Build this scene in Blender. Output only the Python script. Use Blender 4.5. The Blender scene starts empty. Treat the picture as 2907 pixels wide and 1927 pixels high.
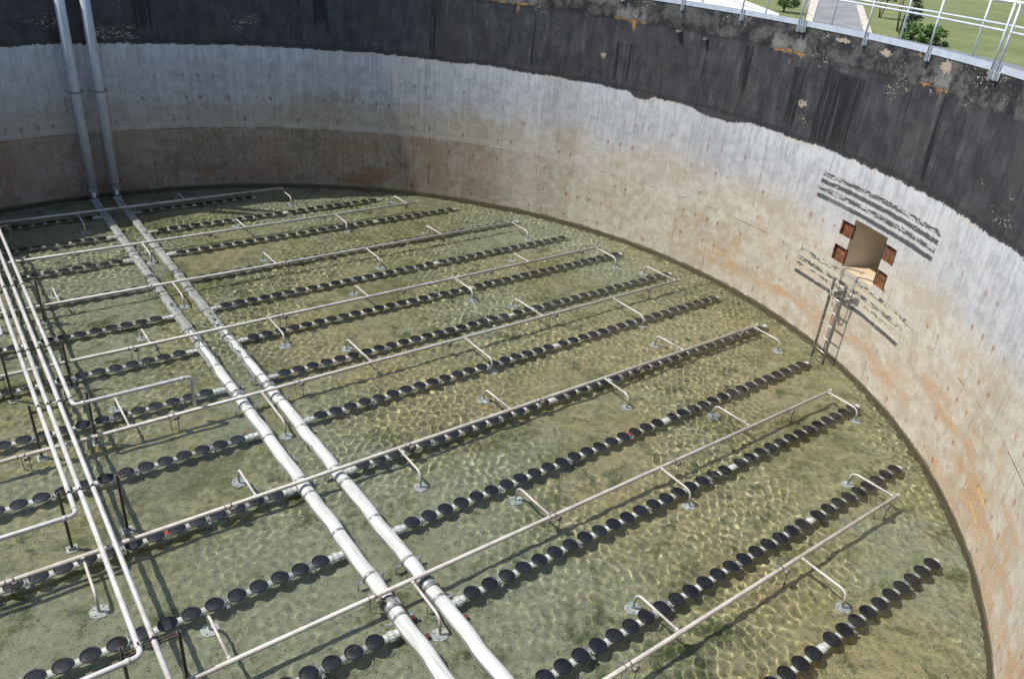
import bpy, math, random
import numpy as np
from mathutils import Matrix, Vector

# ---------------------------------------------------------------- camera, light, exposure
sc = bpy.context.scene
COL = sc.collection
U = 1.7123                                   # one diffuser-row pitch in metres
R = 12.720                                   # inner radius of the tank
CX, CY = 4.194, 12.826                       # tank axis
HT = 6.771                                   # rim above the water
FL = -0.30                                   # tank floor below the water
GZ = 0.80                                    # lawn level outside the tank
rad = math.radians

CAMROT = [[0.80399, -0.589256, 0.079856], [-0.225365, -0.426221, -0.876097], [0.550282, 0.686376, -0.475476]]
cd = bpy.data.cameras.new('camera'); cam = bpy.data.objects.new('camera', cd); COL.objects.link(cam); sc.camera = cam
a, b, c = CAMROT
cam.matrix_world = Matrix(((a[0], -b[0], -c[0], 0), (a[1], -b[1], -c[1], 0), (a[2], -b[2], -c[2], 8.446), (0, 0, 0, 1)))
cd.sensor_width = 36; cd.lens = 27.4701; cd.clip_end = 3000; cd.clip_start = 0.05

SUN_AZ, SUN_EL = 145, 60.5
w = bpy.data.worlds.new('World'); sc.world = w; w.use_nodes = True
sky = w.node_tree.nodes.new('ShaderNodeTexSky'); sky.sky_type = 'NISHITA'; sky.sun_disc = False
sky.sun_elevation = rad(SUN_EL); sky.sun_rotation = rad(90 - SUN_AZ)
w.node_tree.links.new(sky.outputs[0], w.node_tree.nodes['Background'].inputs[0])
w.node_tree.nodes['Background'].inputs[1].default_value = 0.15
sd = Vector((math.cos(rad(SUN_AZ)) * math.cos(rad(SUN_EL)), math.sin(rad(SUN_AZ)) * math.cos(rad(SUN_EL)), math.sin(rad(SUN_EL))))
sl = bpy.data.lights.new('sun', 'SUN'); sl.energy = 4.8; sl.angle = rad(0.53); sl.color = (1.0, 0.95, 0.87)
sl.cycles.is_caustics_light = True           # sunlight is focused by the real ripples of the water
so = bpy.data.objects.new('sun', sl); COL.objects.link(so); so.rotation_euler = sd.to_track_quat('Z', 'Y').to_euler(); so.location = (0, 0, 30)
sc.view_settings.view_transform = 'Standard'; sc.view_settings.look = 'None'
sc.view_settings.exposure = 0.15; sc.view_settings.gamma = 1.0
sc.cycles.max_bounces = 8; sc.cycles.transparent_max_bounces = 8

rnd = random.Random(7)

# ---------------------------------------------------------------- mesh helpers
class MB:
    """collects shapes, builds ONE mesh object"""
    def __init__(s): s.v = []; s.f = []; s.mi = []; s.sm = []; s.cur = 0
    def add(s, v, f, smooth=False):
        n = len(s.v); s.v += [tuple(q) for q in v]; s.f += [tuple(i + n for i in q) for q in f]
        s.mi += [s.cur] * len(f); s.sm += [smooth] * len(f); return s
    def box(s, c, d, rz=0, axes=None):
        if axes is None:
            axes = ((math.cos(rz), math.sin(rz), 0), (-math.sin(rz), math.cos(rz), 0), (0, 0, 1))
        ax = [Vector(q).normalized() for q in axes]; c = Vector(c)
        v = [c + ax[0] * (sx * d[0] / 2) + ax[1] * (sy * d[1] / 2) + ax[2] * (sz * d[2] / 2) for sx in (-1, 1) for sy in (-1, 1) for sz in (-1, 1)]
        return s.add(v, [(0, 1, 3, 2), (4, 6, 7, 5), (0, 4, 5, 1), (2, 3, 7, 6), (0, 2, 6, 4), (1, 5, 7, 3)])
    def tube(s, pts, r, n=10, caps=True, closed=False):
        P = [Vector(q) for q in pts]; k = len(P); rr = r if isinstance(r, (list, tuple)) else [r] * k
        T = []
        for i in range(k):
            if closed: t = P[(i + 1) % k] - P[i - 1]
            else: t = P[min(i + 1, k - 1)] - P[max(i - 1, 0)]
            T.append(t.normalized())
        up = Vector((0, 0, 1)) if abs(T[0].z) < .9 else Vector((1, 0, 0))
        nrm = (up - T[0] * up.dot(T[0])).normalized(); v = []
        for i in range(k):
            nrm = (nrm - T[i] * nrm.dot(T[i])).normalized(); bn = T[i].cross(nrm)
            for j in range(n):
                a = 2 * math.pi * j / n; v.append(P[i] + (nrm * math.cos(a) + bn * math.sin(a)) * rr[i])
        f = []
        for i in range(k if closed else k - 1):
            for j in range(n):
                a0 = i * n + j; a1 = i * n + (j + 1) % n; b0 = ((i + 1) % k) * n + j; b1 = ((i + 1) % k) * n + (j + 1) % n
                f.append((a0, a1, b1, b0))
        s.add(v, f, True)
        if caps and not closed:
            m = len(s.v) - k * n
            s.f.append(tuple(m + j for j in reversed(range(n)))); s.f.append(tuple(m + (k - 1) * n + j for j in range(n)))
            s.mi += [s.cur] * 2; s.sm += [False] * 2
        return s
    def build(s, name, mats, parent=None):
        me = bpy.data.meshes.new(name); me.from_pydata(s.v, [], s.f); me.update()
        for m in (mats if isinstance(mats, (list, tuple)) else [mats]): me.materials.append(m)
        me.polygons.foreach_set('material_index', s.mi); me.polygons.foreach_set('use_smooth', s.sm)
        o = bpy.data.objects.new(name, me); COL.objects.link(o)
        if parent is not None: o.parent = parent
        return o

def bend(pts, r, n=5):
    """round the corners of a polyline"""
    P = [Vector(q) for q in pts]; out = [P[0]]
    for i in range(1, len(P) - 1):
        a = (P[i - 1] - P[i]); b = (P[i + 1] - P[i]); rr = min(r, a.length * .49, b.length * .49)
        A = P[i] + a.normalized() * rr; B = P[i] + b.normalized() * rr
        for k in range(n + 1):
            t = k / n; out.append(A * (1 - t) ** 2 + P[i] * 2 * t * (1 - t) + B * t * t)
    out.append(P[-1]); return out

def thing(name, label, cat, loc=(0, 0, 0), group=None, rz=0):
    o = bpy.data.objects.new(name, None); COL.objects.link(o); o.location = loc; o.rotation_euler = (0, 0, rz)
    o.empty_display_size = .2
    o['label'] = label; o['category'] = cat
    if group: o['group'] = group
    return o
def structure(o): o['kind'] = 'structure'; return o
def rel(o, p): return (p[0] - o.location.x, p[1] - o.location.y, p[2] - o.location.z)

# ---------------------------------------------------------------- node helpers
class S:
    def __init__(s, g, k): s.g = g; s.k = k
    def __add__(s, o): return s.g.m('ADD', s, o)
    __radd__ = __add__
    def __sub__(s, o): return s.g.m('SUBTRACT', s, o)
    def __rsub__(s, o): return s.g.m('SUBTRACT', o, s)
    def __mul__(s, o): return s.g.m('MULTIPLY', s, o)
    __rmul__ = __mul__
    def __truediv__(s, o): return s.g.m('DIVIDE', s, o)
class G:
    def __init__(g, name, rough=.8, metal=0., spec=None):
        g.mat = bpy.data.materials.new(name); g.mat.use_nodes = True; g.nt = g.mat.node_tree
        g.b = g.nt.nodes['Principled BSDF']; g.b.inputs['Roughness'].default_value = rough; g.b.inputs['Metallic'].default_value = metal
        if spec is not None: g.b.inputs['Specular IOR Level'].default_value = spec
    def n(g, t): return g.nt.nodes.new(t)
    def put(g, sock, v):
        if isinstance(v, S): g.nt.links.new(v.k, sock)
        elif isinstance(v, (tuple, list)):
            sock.default_value = (*v, 1.0) if (len(v) == 3 and len(sock.default_value) == 4) else v
        else: sock.default_value = v
    def m(g, op, a, b=0., c=0.):
        n = g.n('ShaderNodeMath'); n.operation = op; g.put(n.inputs[0], a); g.put(n.inputs[1], b)
        if op in ('MULTIPLY_ADD', 'WRAP', 'COMPARE', 'SMOOTH_MIN', 'SMOOTH_MAX'): g.put(n.inputs[2], c)
        return S(g, n.outputs[0])
    def fract(g, a): return g.m('FRACT', a)
    def floor(g, a): return g.m('FLOOR', a)
    def abs(g, a): return g.m('ABSOLUTE', a)
    def mx(g, a, b): return g.m('MAXIMUM', a, b)
    def mn(g, a, b): return g.m('MINIMUM', a, b)
    def ss(g, x, a, b, o0=0., o1=1.):
        n = g.n('ShaderNodeMapRange'); n.interpolation_type = 'SMOOTHSTEP'; g.put(n.inputs[0], x); n.inputs[1].default_value = a; n.inputs[2].default_value = b
        n.inputs[3].default_value = o0; n.inputs[4].default_value = o1
        if a > b: n.inputs[1].default_value = b; n.inputs[2].default_value = a; n.inputs[3].default_value = o1; n.inputs[4].default_value = o0
        return S(g, n.outputs[0])
    def vec(g, x, y=0., z=0.):
        n = g.n('ShaderNodeCombineXYZ'); g.put(n.inputs[0], x); g.put(n.inputs[1], y); g.put(n.inputs[2], z); return S(g, n.outputs[0])
    def sep(g, v):
        n = g.n('ShaderNodeSeparateXYZ'); g.put(n.inputs[0], v); return [S(g, n.outputs[i]) for i in range(3)]
    def noise(g, v, sc_=1., det=4., ro=.55, dist=0.):
        n = g.n('ShaderNodeTexNoise'); g.put(n.inputs['Vector'], v); n.inputs['Scale'].default_value = sc_; n.inputs['Detail'].default_value = det
        n.inputs['Roughness'].default_value = ro; n.inputs['Distortion'].default_value = dist; return S(g, n.outputs[0])
    def vor(g, v, sc_=1., feat='F1', rnd_=1.):
        n = g.n('ShaderNodeTexVoronoi'); n.feature = feat; g.put(n.inputs['Vector'], v); n.inputs['Scale'].default_value = sc_; n.inputs['Randomness'].default_value = rnd_
        return S(g, n.outputs[0])
    def white(g, v):
        n = g.n('ShaderNodeTexWhiteNoise'); n.noise_dimensions = '3D'; g.put(n.inputs[0], v); return S(g, n.outputs[0])
    def mix(g, f, a, b):
        n = g.n('ShaderNodeMix'); n.data_type = 'RGBA'; g.put(n.inputs[0], f); g.put(n.inputs[6], a); g.put(n.inputs[7], b); return S(g, n.outputs[2])
    def pos(g): return S(g, g.n('ShaderNodeNewGeometry').outputs['Position'])
    def obj(g): return S(g, g.n('ShaderNodeTexCoord').outputs['Object'])
    def uv(g): return S(g, g.n('ShaderNodeTexCoord').outputs['UV'])
    def orand(g): return S(g, g.n('ShaderNodeObjectInfo').outputs['Random'])
    def color(g, c): g.put(g.b.inputs['Base Color'], c)
    def rough(g, c): g.put(g.b.inputs['Roughness'], c)
    def bump(g, h, st=.3, d=.01):
        n = g.n('ShaderNodeBump'); g.put(n.inputs['Height'], h); n.inputs['Strength'].default_value = st; n.inputs['Distance'].default_value = d
        g.nt.links.new(n.outputs[0], g.b.inputs['Normal'])

def simple(name, c1, c2, rough=.6, metal=0., scale=3., spec=None, det=5., lo=.35, hi=.65):
    g = G(name, rough, metal, spec); nz = g.noise(g.pos(), scale, det, .6)
    g.color(g.mix(g.ss(nz, lo, hi), c1, c2)); return g.mat

# ---- stained concrete wall: u = arc length in metres, z = height above the water (UV map)
def wall_material(zone):
    """zone: 'low' concrete, 'hatch' concrete with hatching, 'mark' concrete with yellow strokes, 'edge' ragged coating edge, 'black' coating"""
    g = G('stained concrete ' + zone, .85)
    u, z, _ = g.sep(g.uv())
    conc = zone in ('low', 'hatch', 'mark'); hasblk = zone in ('edge', 'black')
    n1 = g.noise(g.vec(u, z, 0.), .55, 5, .6)              # broad patches
    n2 = g.noise(g.vec(u * 1.0, z * 1.0, 5.), 4.5, 6, .65)  # mottling
    n3 = g.noise(g.vec(u, z, 9.), 26, 4, .7)               # grain
    hgt = n3 * .5 + n2 * .8
    if zone != 'black':
        st = g.noise(g.vec(u * 9., z * .42, 2.), 1.0, 5, .6)   # vertical streaks
        st2 = g.noise(g.vec(u * 24., z * .7, 3.), 1.0, 4, .6)  # fine streaks
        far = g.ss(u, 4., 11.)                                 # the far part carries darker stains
        c = g.mix(g.ss(n2 * .6 + st * .4, .38, .62), (.38, .392, .41), (.555, .562, .57))
        if conc:
            warm = g.mix(g.ss(n2 * .5 + n1 * .5, .4, .6), (.46, .39, .30), (.62, .575, .49))
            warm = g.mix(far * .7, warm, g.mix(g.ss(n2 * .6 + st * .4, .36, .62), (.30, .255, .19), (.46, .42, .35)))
            low = g.mix(g.ss(n2 * .75 + n1 * .25, .38, .62), (.43, .37, .275), (.60, .55, .44))
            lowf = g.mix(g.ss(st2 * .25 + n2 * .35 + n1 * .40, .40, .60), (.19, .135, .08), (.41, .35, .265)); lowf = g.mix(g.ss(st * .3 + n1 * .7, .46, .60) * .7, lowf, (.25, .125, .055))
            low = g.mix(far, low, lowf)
            c = g.mix(g.ss(z + (n1 - .5) * 1.3 + (st - .5) * .7, 2.4, 3.35), warm, c)
            jz = z + (g.noise(g.vec(u, 0., 1.), 3., 3) - .5) * .05
            c = g.mix(g.ss(jz, 1.90, 1.86) * .9, c, low)
            c = g.mix(g.ss(g.abs(z - 2.0 + (n2 - .5) * .25), .10, .0) * .28, c, (.56, .53, .48))
            c = g.mix(g.ss(n1, .55, .75) * g.ss(z, 2.6, 2.0) * .55, c, (.26, .19, .13))
        c = g.mix(g.ss(st2 + (n1 - .5) * .5, .56, .70) * g.ss(z, 4.6, 3.4, .18, .10), c, (.20, .17, .14))
        eff = g.ss(g.noise(g.vec(u * 11., z * 1.3, 7.), 1.0, 6, .7) + g.ss(z, 3.1, 4.35) * .16, .60, .70)
        c = g.mix(eff * g.ss(z, 3.0, 4.1) * .5, c, (.68, .70, .725))
        if conc:
            nb = g.noise(g.vec(u * .5, z * 1.4, 11.), 1.6, 6, .65)
            ob = g.mx(g.ss(g.abs(z - .66 + (n1 - .5) * .7), .55, .05) * g.ss(nb, .42, .56), g.ss(nb + n2 * .3, .62, .80) * g.ss(z, 2.0, 1.1) * g.ss(u, -5.5, -8.5)) * g.ss(u, 2.0, -1.0)
            c = g.mix(ob * g.ss(n2, .25, .6) * .85, c, g.mix(g.ss(n3, .4, .6), (.40, .205, .075), (.56, .35, .17)))
            ob2 = g.ss(g.noise(g.vec(u * .8, z * 1.0, 21.), 1.5, 6, .7), .50, .64) * g.ss(z, 3.1, 1.5) * g.ss(u, 8., -6., .2, .9)
            c = g.mix(ob2 * g.ss(st, .35, .6, .3, 1.) * .75, c, g.mix(n3, (.52, .33, .14), (.40, .26, .12)))
            if zone == 'low':
                ob3 = g.ss(g.noise(g.vec(u * .35, z * .8, 31.), 1.5, 6, .7), .50, .62) * g.ss(g.abs(z - .35), .55, .1) * far
                c = g.mix(ob3 * .85, c, (.25, .11, .048))
            # form tie holes in rows, each with its own rust
            ti = g.floor(u / .409); fu = g.fract(u / .409) - .5
            zr = g.m('ROUND', (z - .26) / .655) * .655 + .26; zr = zr - g.ss(zr, 1.5, 1.7) * .06
            rv = g.white(g.vec(ti, zr, 3.)); jx = (g.white(g.vec(ti, zr, 8.)) - .5) * .05
            dx = fu * .409 + jx; dz = z - zr + (rv - .5) * .05
            d2 = g.m('SQRT', dx * dx + dz * dz * .55) + (n3 - .5) * .035
            vis = g.ss(z, 3.7, 3.3)
            rsz = g.ss(d2 - (rv - .5) * .03, .045, .015) * g.ss(rv, .42, .8)
            drip = g.ss(g.abs(dx + (n2 - .5) * .03), .026, .004) * g.ss(dz, -.42, -.02) * g.ss(dz, .02, -.01) * g.ss(rv, .5, .85)
            best = g.mx(rsz, drip * .6) * vis
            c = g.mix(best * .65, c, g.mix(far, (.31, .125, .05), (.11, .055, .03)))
            pit = g.ss(g.vor(g.vec(u, z, 0.), 5.5), .035, .012) * g.ss(g.noise(g.vec(u, z, 40.), 1.1, 2), .5, .62)
            c = g.mix(pit * .8, c, (.06, .045, .035))
            hgt = hgt - best * .6 - pit * 2.
        # formwork seams, joint crack
        sx = g.abs(g.fract((u - 12.377) / .6175 + .5) - .5) * .6175
        sn = g.noise(g.vec(g.floor((u - 12.377) / .6175 + .5) * 3.7, z * .55, 0.), 2.4, 3)
        ln = g.ss(sx + (n3 - .5) * .010, .011, .002) * g.ss(sn, .46, .66) * .6
        pnl = g.white(g.vec(g.floor((u - 12.377) / 1.235), 4., 2.))                 # each form panel cast a slightly different tone
        c = g.mix(g.abs(pnl - .5) * .30, c, g.mix(g.ss(pnl, .45, .55), (.22, .19, .15), (.60, .58, .54)))
        if conc:
            ln = g.mx(ln, g.ss(g.abs(jz - 1.87), .016, .004) * g.ss(g.noise(g.vec(u, 0., 4.), 1.1, 4), .45, .6) * .8)
        if zone == 'low' or zone == 'edge':
            ln = g.mx(ln, g.ss(g.abs(u - 9.87 + (n2 - .5) * .03), .018, .005) * g.ss(sn, .44, .56))
        c = g.mix(ln, c, (.07, .055, .045)); hgt = hgt - ln * 2.
        if zone == 'hatch':      # cream and black hatching above and below the hatch
            wob = (g.noise(g.vec(u, z, 14.), 2.6, 5, .65) - .5) * .06
            pn = g.noise(g.vec(u * 2.5, z * 8., 17.), 2.5, 6, .7)
            ucut = (g.noise(g.vec(0., z * 9., 1.), 3., 2) - .5) * .22
            for (z0, u0, u1, zs, hw, ths_) in ((3.56, -6.98, -3.10, (3.82, 3.655, 3.48, 3.305), .050, (.43, .35, .44, .31)), (1.64, -6.86, -3.05, (1.935, 1.715, 1.56, 1.365), .046, (.50, .455, .50, .36))):
                inu = g.ss(g.abs(u + ucut - (u0 + u1) / 2), (u1 - u0) / 2 + .03, (u1 - u0) / 2)
                rect = inu * g.ss(g.abs(z + wob - z0), .345, .315)
                c = g.mix(rect * g.ss(pn, .36, .58) * (.3 if z0 > 2 else .6), c, (.66, .60, .45))
                bars = None
                for q, th in zip(zs, ths_):
                    bar = g.ss(g.abs(z + wob + (n2 - .5) * .06 - q) + (n3 - .5) * .03, hw + .008, hw - .010) * g.ss(pn, th, th + .06)
                    bars = bar if bars is None else g.mx(bars, bar)
                c = g.mix(bars * inu * .92, c, g.mix(n2, (.018, .022, .030), (.070, .080, .092)))
            sp = g.ss(g.abs(u + 3.75 + (n2 - .5) * .3), .34, .25) * g.ss(g.abs(z - 2.75), .62, .5)
            c = g.mix(sp * g.ss(st2, .4, .55) * .4, c, (.62, .60, .56))
        if zone == 'mark':       # two yellow strokes low on the right
            for (ua, za, ub, zb) in ((-10.85, .89, -11.30, .85), (-10.80, .57, -11.28, .50)):
                t = (u - ua) / (ub - ua); zl = t * (zb - za) + za
                y = g.ss(g.abs(t - .5), .52, .48) * g.ss(g.abs(z - zl + (n3 - .5) * .02), .034, .024)
                c = g.mix(y * g.ss(n2, .3, .5) * .7, c, (.72, .46, .10))
        if conc:                 # wet foot of the wall
            wet = g.ss(z + (n2 - .5) * .10 + (g.noise(g.vec(u, 0., 3.), 2.2, 4) - .5) * .07, .075, .04)
            c = g.mix(wet, c, g.mix(n1, (.12, .095, .055), (.17, .15, .095)))
    if hasblk:
        # black coal-tar coating with a ragged lower edge
        k1 = g.noise(g.vec(u, z, 60.), 2.2, 7, .7); k2 = g.noise(g.vec(u * 3., z * .8, 61.), 1.6, 6, .65)
        k3 = g.noise(g.vec(u * 13., z * .6, 66.), 1.0, 6, .7)
        blk = g.mix(g.ss(k1 * .4 + k2 * .4 + k3 * .2, .40, .62), (.024, .025, .029), (.070, .070, .073))
        blk = g.mix(g.ss(k2 * .6 + k3 * .4, .56, .66) * .6, blk, (.125, .122, .115))
        blk = g.mix(g.ss(g.noise(g.vec(u, z, 62.), .7, 4), .55, .7) * .4, blk, (.065, .053, .046))
        flk = g.vor(g.vec(u + (k1 - .5) * .5, z * 1.2, 0.), 17.)
        fl2 = g.ss(g.abs(u - 19.1 + (k1 - .5) * .8), .85, .45) * g.ss(g.abs(z - 4.62 + (k2 - .5) * .2), .28, .04)
        blk = g.mix(g.ss(flk, .40, .30) * fl2 * .95, blk, (.40, .39, .34))
        sx = g.abs(g.fract((u - 12.377) / 1.235 + .5) - .5) * 1.235
        sq = g.noise(g.vec(g.floor((u - 12.377) / 1.235 + .5) * 3.7, z * 1.2, 30.), 1.4, 3)
        blk = g.mix(g.ss(sx + (n3 - .5) * .01, .016, .005) * g.ss(sq, .46, .56), blk, (.009, .009, .011))
        tl = g.noise(g.vec(u * 26., z * .35, 70.), 1.0, 2); wv = g.noise(g.vec(u * 24., z * .7, 3.), 1.0, 4, .6)
        runs = ((-3.0, .62, 4.4, 6.0), (-2.5, .1, 4.8, 6.1), (-1.64, .16, 4.5, 5.9), (-5.9, .08, 4.5, 6.15), (9.88, .10, 4.4, 7.), (18.3, .25, 4.7, 7.))
        if zone == 'black': runs += ((-.02, .12, 4.9, 6.12), (6.7, .03, 4.5, 5.9), (4.0, .05, 4.6, 5.6), (3.6, .03, 4.6, 5.6), (13.3, .2, 5., 7.))
        tar = None
        for (uc_, du, za, zb) in runs:
            t = g.ss(g.abs(u - uc_ + (n1 - .5) * .1), du * 1.15, du * .85) * g.ss(z + (wv - .5) * .9, za - .1, za + .25) * g.ss(z, zb + .05, zb - .05)
            tar = t if tar is None else g.mx(tar, t)
        tar = tar * g.ss(tl * .5 + k2 * .25 + g.noise(g.vec(u * 8., z * .5, 71.), 1.0, 3) * .25, .46, .52)
    if zone == 'edge':
        edge = z + (g.noise(g.vec(u, 0., 55.), .8, 3) - .5) * .20 + (g.noise(g.vec(u * 1.0, z * .7, 56.), 5., 8, .85) - .5) * .22 + (g.noise(g.vec(u * 1.0, z * .25, 57.), 16., 4, .8) - .5) * .16
        notch = g.ss(g.abs(u - 3.05), .5, .1) * .13 + g.ss(g.abs(u - .5), 1.1, .3) * .14
        blackm = g.ss(edge + notch, 4.325, 4.345)
        blk = g.mix(g.ss(g.abs(edge - 4.42), .07, .0) * .7, blk, (.018, .018, .022))
        blk = g.mix(tar, blk, (.008, .008, .010))
        lip = g.ss(g.abs(edge + notch - 4.30), .07, .01) * g.ss(n1, .46, .58)
        c = g.mix(lip * .55, c, (.60, .50, .38))
        c = g.mix(blackm, c, blk)
        g.rough(g.mix(blackm, (.88, .88, .88), (.62, .62, .62)))
        hgt = hgt + blackm * .9 + tar * blackm * 2.
    elif zone == 'black':
        # rougher, flaking strip above the upper joint
        up = g.ss(z + (k1 - .5) * .35, 6.10, 6.22)
        uc = g.mix(g.ss(k1, .42, .60), (.012, .012, .014), (.10, .098, .09)); uc = g.mix(g.ss(flk, .34, .24) * g.ss(g.noise(g.vec(u, z, 77.), 1.6, 4, .6), .52, .62) * g.ss(z, 6.3, 6.6) * .9, uc, (.42, .36, .28))
        uc = g.mix(g.ss(g.noise(g.vec(u, z, 63.), 1.3, 6, .7), .56, .66) * .6, uc, (.21, .19, .16))
        blk = g.mix(up * .85, blk, uc)
        fm = g.ss(g.noise(g.vec(u, z * 1.5, 64.), .85, 3, .5) + g.ss(z, 5.6, 6.6) * .05, .63, .70)
        blk = g.mix(g.ss(flk, .32, .20) * fm * .9, blk, (.50, .42, .32))
        for (uc_, zc_, du, dz_) in ((-5.6, 6.60, .17, .13), (-3.9, 6.58, .16, .07), (-1.93, 5.13, .15, .10), (4.43, 5.17, .10, .09), (-2.65, 6.63, .25, .05)):
            d = g.m('SQRT', ((u - uc_) / du) * ((u - uc_) / du) + ((z - zc_) / dz_) * ((z - zc_) / dz_)) + (g.noise(g.vec(u, z, 91.), 11., 5, .75) - .5) * 3.4
            blk = g.mix(g.ss(d, .95, .70) * g.ss(n2, .30, .50), blk, g.mix(n3, (.56, .45, .34), (.22, .17, .13)))
        rr_ = None; hh_ = None
        for (uc_, zc_, du) in ((-1.12, 6.165, .58), (-5.45, 6.19, .46), (7.4, 6.21, .75), (3.75, 6.17, .55), (13.2, 6.2, .8)):
            wu = g.ss(g.abs(u - uc_), du, du * .75)
            r_ = wu * g.ss(g.abs(z - zc_ + (k1 - .5) * .34), .05, .012)
            dr = g.ss(g.abs(u - uc_ + .15 + (k2 - .5) * .25), .07, .02) * g.ss(z, zc_ - .36, zc_ - .05) * g.ss(z, zc_ + .05, zc_)
            halo = wu * g.ss(g.abs(z - zc_ - .16), .24, .05)
            rr_ = g.mx(r_, dr) if rr_ is None else g.mx(rr_, g.mx(r_, dr)); hh_ = halo if hh_ is None else g.mx(hh_, halo)
        blk = g.mix(hh_ * g.ss(k1, .38, .55) * .8, blk, (.22, .215, .20))
        blk = g.mix(rr_ * g.ss(n2, .42, .58) * .9, blk, g.mix(n3, (.60, .32, .11), (.34, .16, .05)))
        blk = g.mix(tar, blk, (.008, .008, .010))
        c = blk; g.b.inputs['Roughness'].default_value = .62
        hgt = hgt + tar * 2.0 + up * k1 * 3.5
    if zone != 'black':
        c = g.mix(g.ss(n3 * .6 + g.noise(g.vec(u, z, 12.), 60., 2, .6) * .4, .50, .40) * .35, c, g.mix(.5, c, (.10, .08, .06)))
    g.color(c); g.bump(hgt, .6, .014)
    return g.mat

def floor_material():
    g = G('algae covered tank floor', .9); p = g.pos()
    x, y, z = g.sep(p)
    a = g.noise(p, .34, 6, .6, .4); b_ = g.noise(p, 1.7, 7, .68, .5); d = g.noise(p, 9., 6, .7); e = g.noise(p, 34., 4, .7)
    a2 = g.noise(g.vec(x, y, 8.), .16, 4, .55, .8)
    c = g.mix(g.ss(a * .5 + b_ * .5, .40, .60), (.135, .140, .055), (.345, .330, .190))
    near = g.ss(x * .7 + y, 13., 4.)
    c = g.mix(g.ss(a2 + near * .10, .47, .60) * .7, c, (.245, .270, .190))      # paler grey-green silt
    c = g.mix(g.ss(a2, .47, .36) * .55, c, (.33, .28, .15))                     # sandy patches
    c = g.mix(g.ss(a * .35 + b_ * .45 + d * .2 + near * .02, .515, .60) * .95, c, (.055, .075, .018))           # algae clumps
    c = g.mix(g.ss(d * .6 + e * .4, .52, .64) * .6, c, (.40, .38, .25))
    c = g.mix(g.ss(d * .5 + e * .5, .48, .40) * .75, c, (.055, .060, .030))
    c = g.mix(g.ss(g.vor(p, 6.), .08, .03) * .85, c, (.04, .045, .03))
    c = g.mix(g.ss(g.noise(p, .9, 3, .5), .66, .74) * .22, c, (.38, .26, .12))
    g.color(c); g.bump(b_ * .5 + d * .6 + e * .2, .6, .03); return g.mat

def water_material():
    g = G('clear water', 0.); b_ = g.b
    b_.inputs['Base Color'].default_value = (.985, 1.0, .99, 1)
    b_.inputs['Transmission Weight'].default_value = 1.0; b_.inputs['IOR'].default_value = 1.333
    return g.mat

def grass_material():
    g = G('mown grass', .95); p = g.pos(); x, y, z = g.sep(p)
    a = g.noise(p, .12, 5, .6); b_ = g.noise(p, 1.1, 6, .7)
    stripe = g.ss(g.abs(g.fract((x * .55 - y * .83 + (a - .5) * 1.2) / 1.5) - .5), .1, .4)
    c = g.mix(g.ss(b_ * .6 + a * .4, .38, .62), (.105, .125, .038), (.185, .205, .075))
    c = g.mix(stripe * .35, c, (.135, .17, .055))
    c = g.mix(g.ss(g.noise(g.vec(x * .2, y, 0.), .6, 5), .58, .7) * .4, c, (.19, .18, .075))
    g.color(c); return g.mat

def road_material():
    g = G('worn asphalt', .9); p = g.pos(); a = g.noise(p, .5, 6, .65); b_ = g.noise(p, 6., 5, .7)
    c = g.mix(g.ss(a * .6 + b_ * .4, .4, .6), (.17, .17, .175), (.27, .27, .275))
    x, y, z = g.sep(p)
    along = x * .82 + y * .57; across = y * .82 - x * .57
    crk = g.ss(g.abs(across - 6.3 + (g.noise(g.vec(along, 0., 0.), .45, 5, .7) - .5) * 2.2), .10, .03)
    c = g.mix(crk * .7, c, (.05, .05, .05))
    g.color(c); return g.mat

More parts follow.
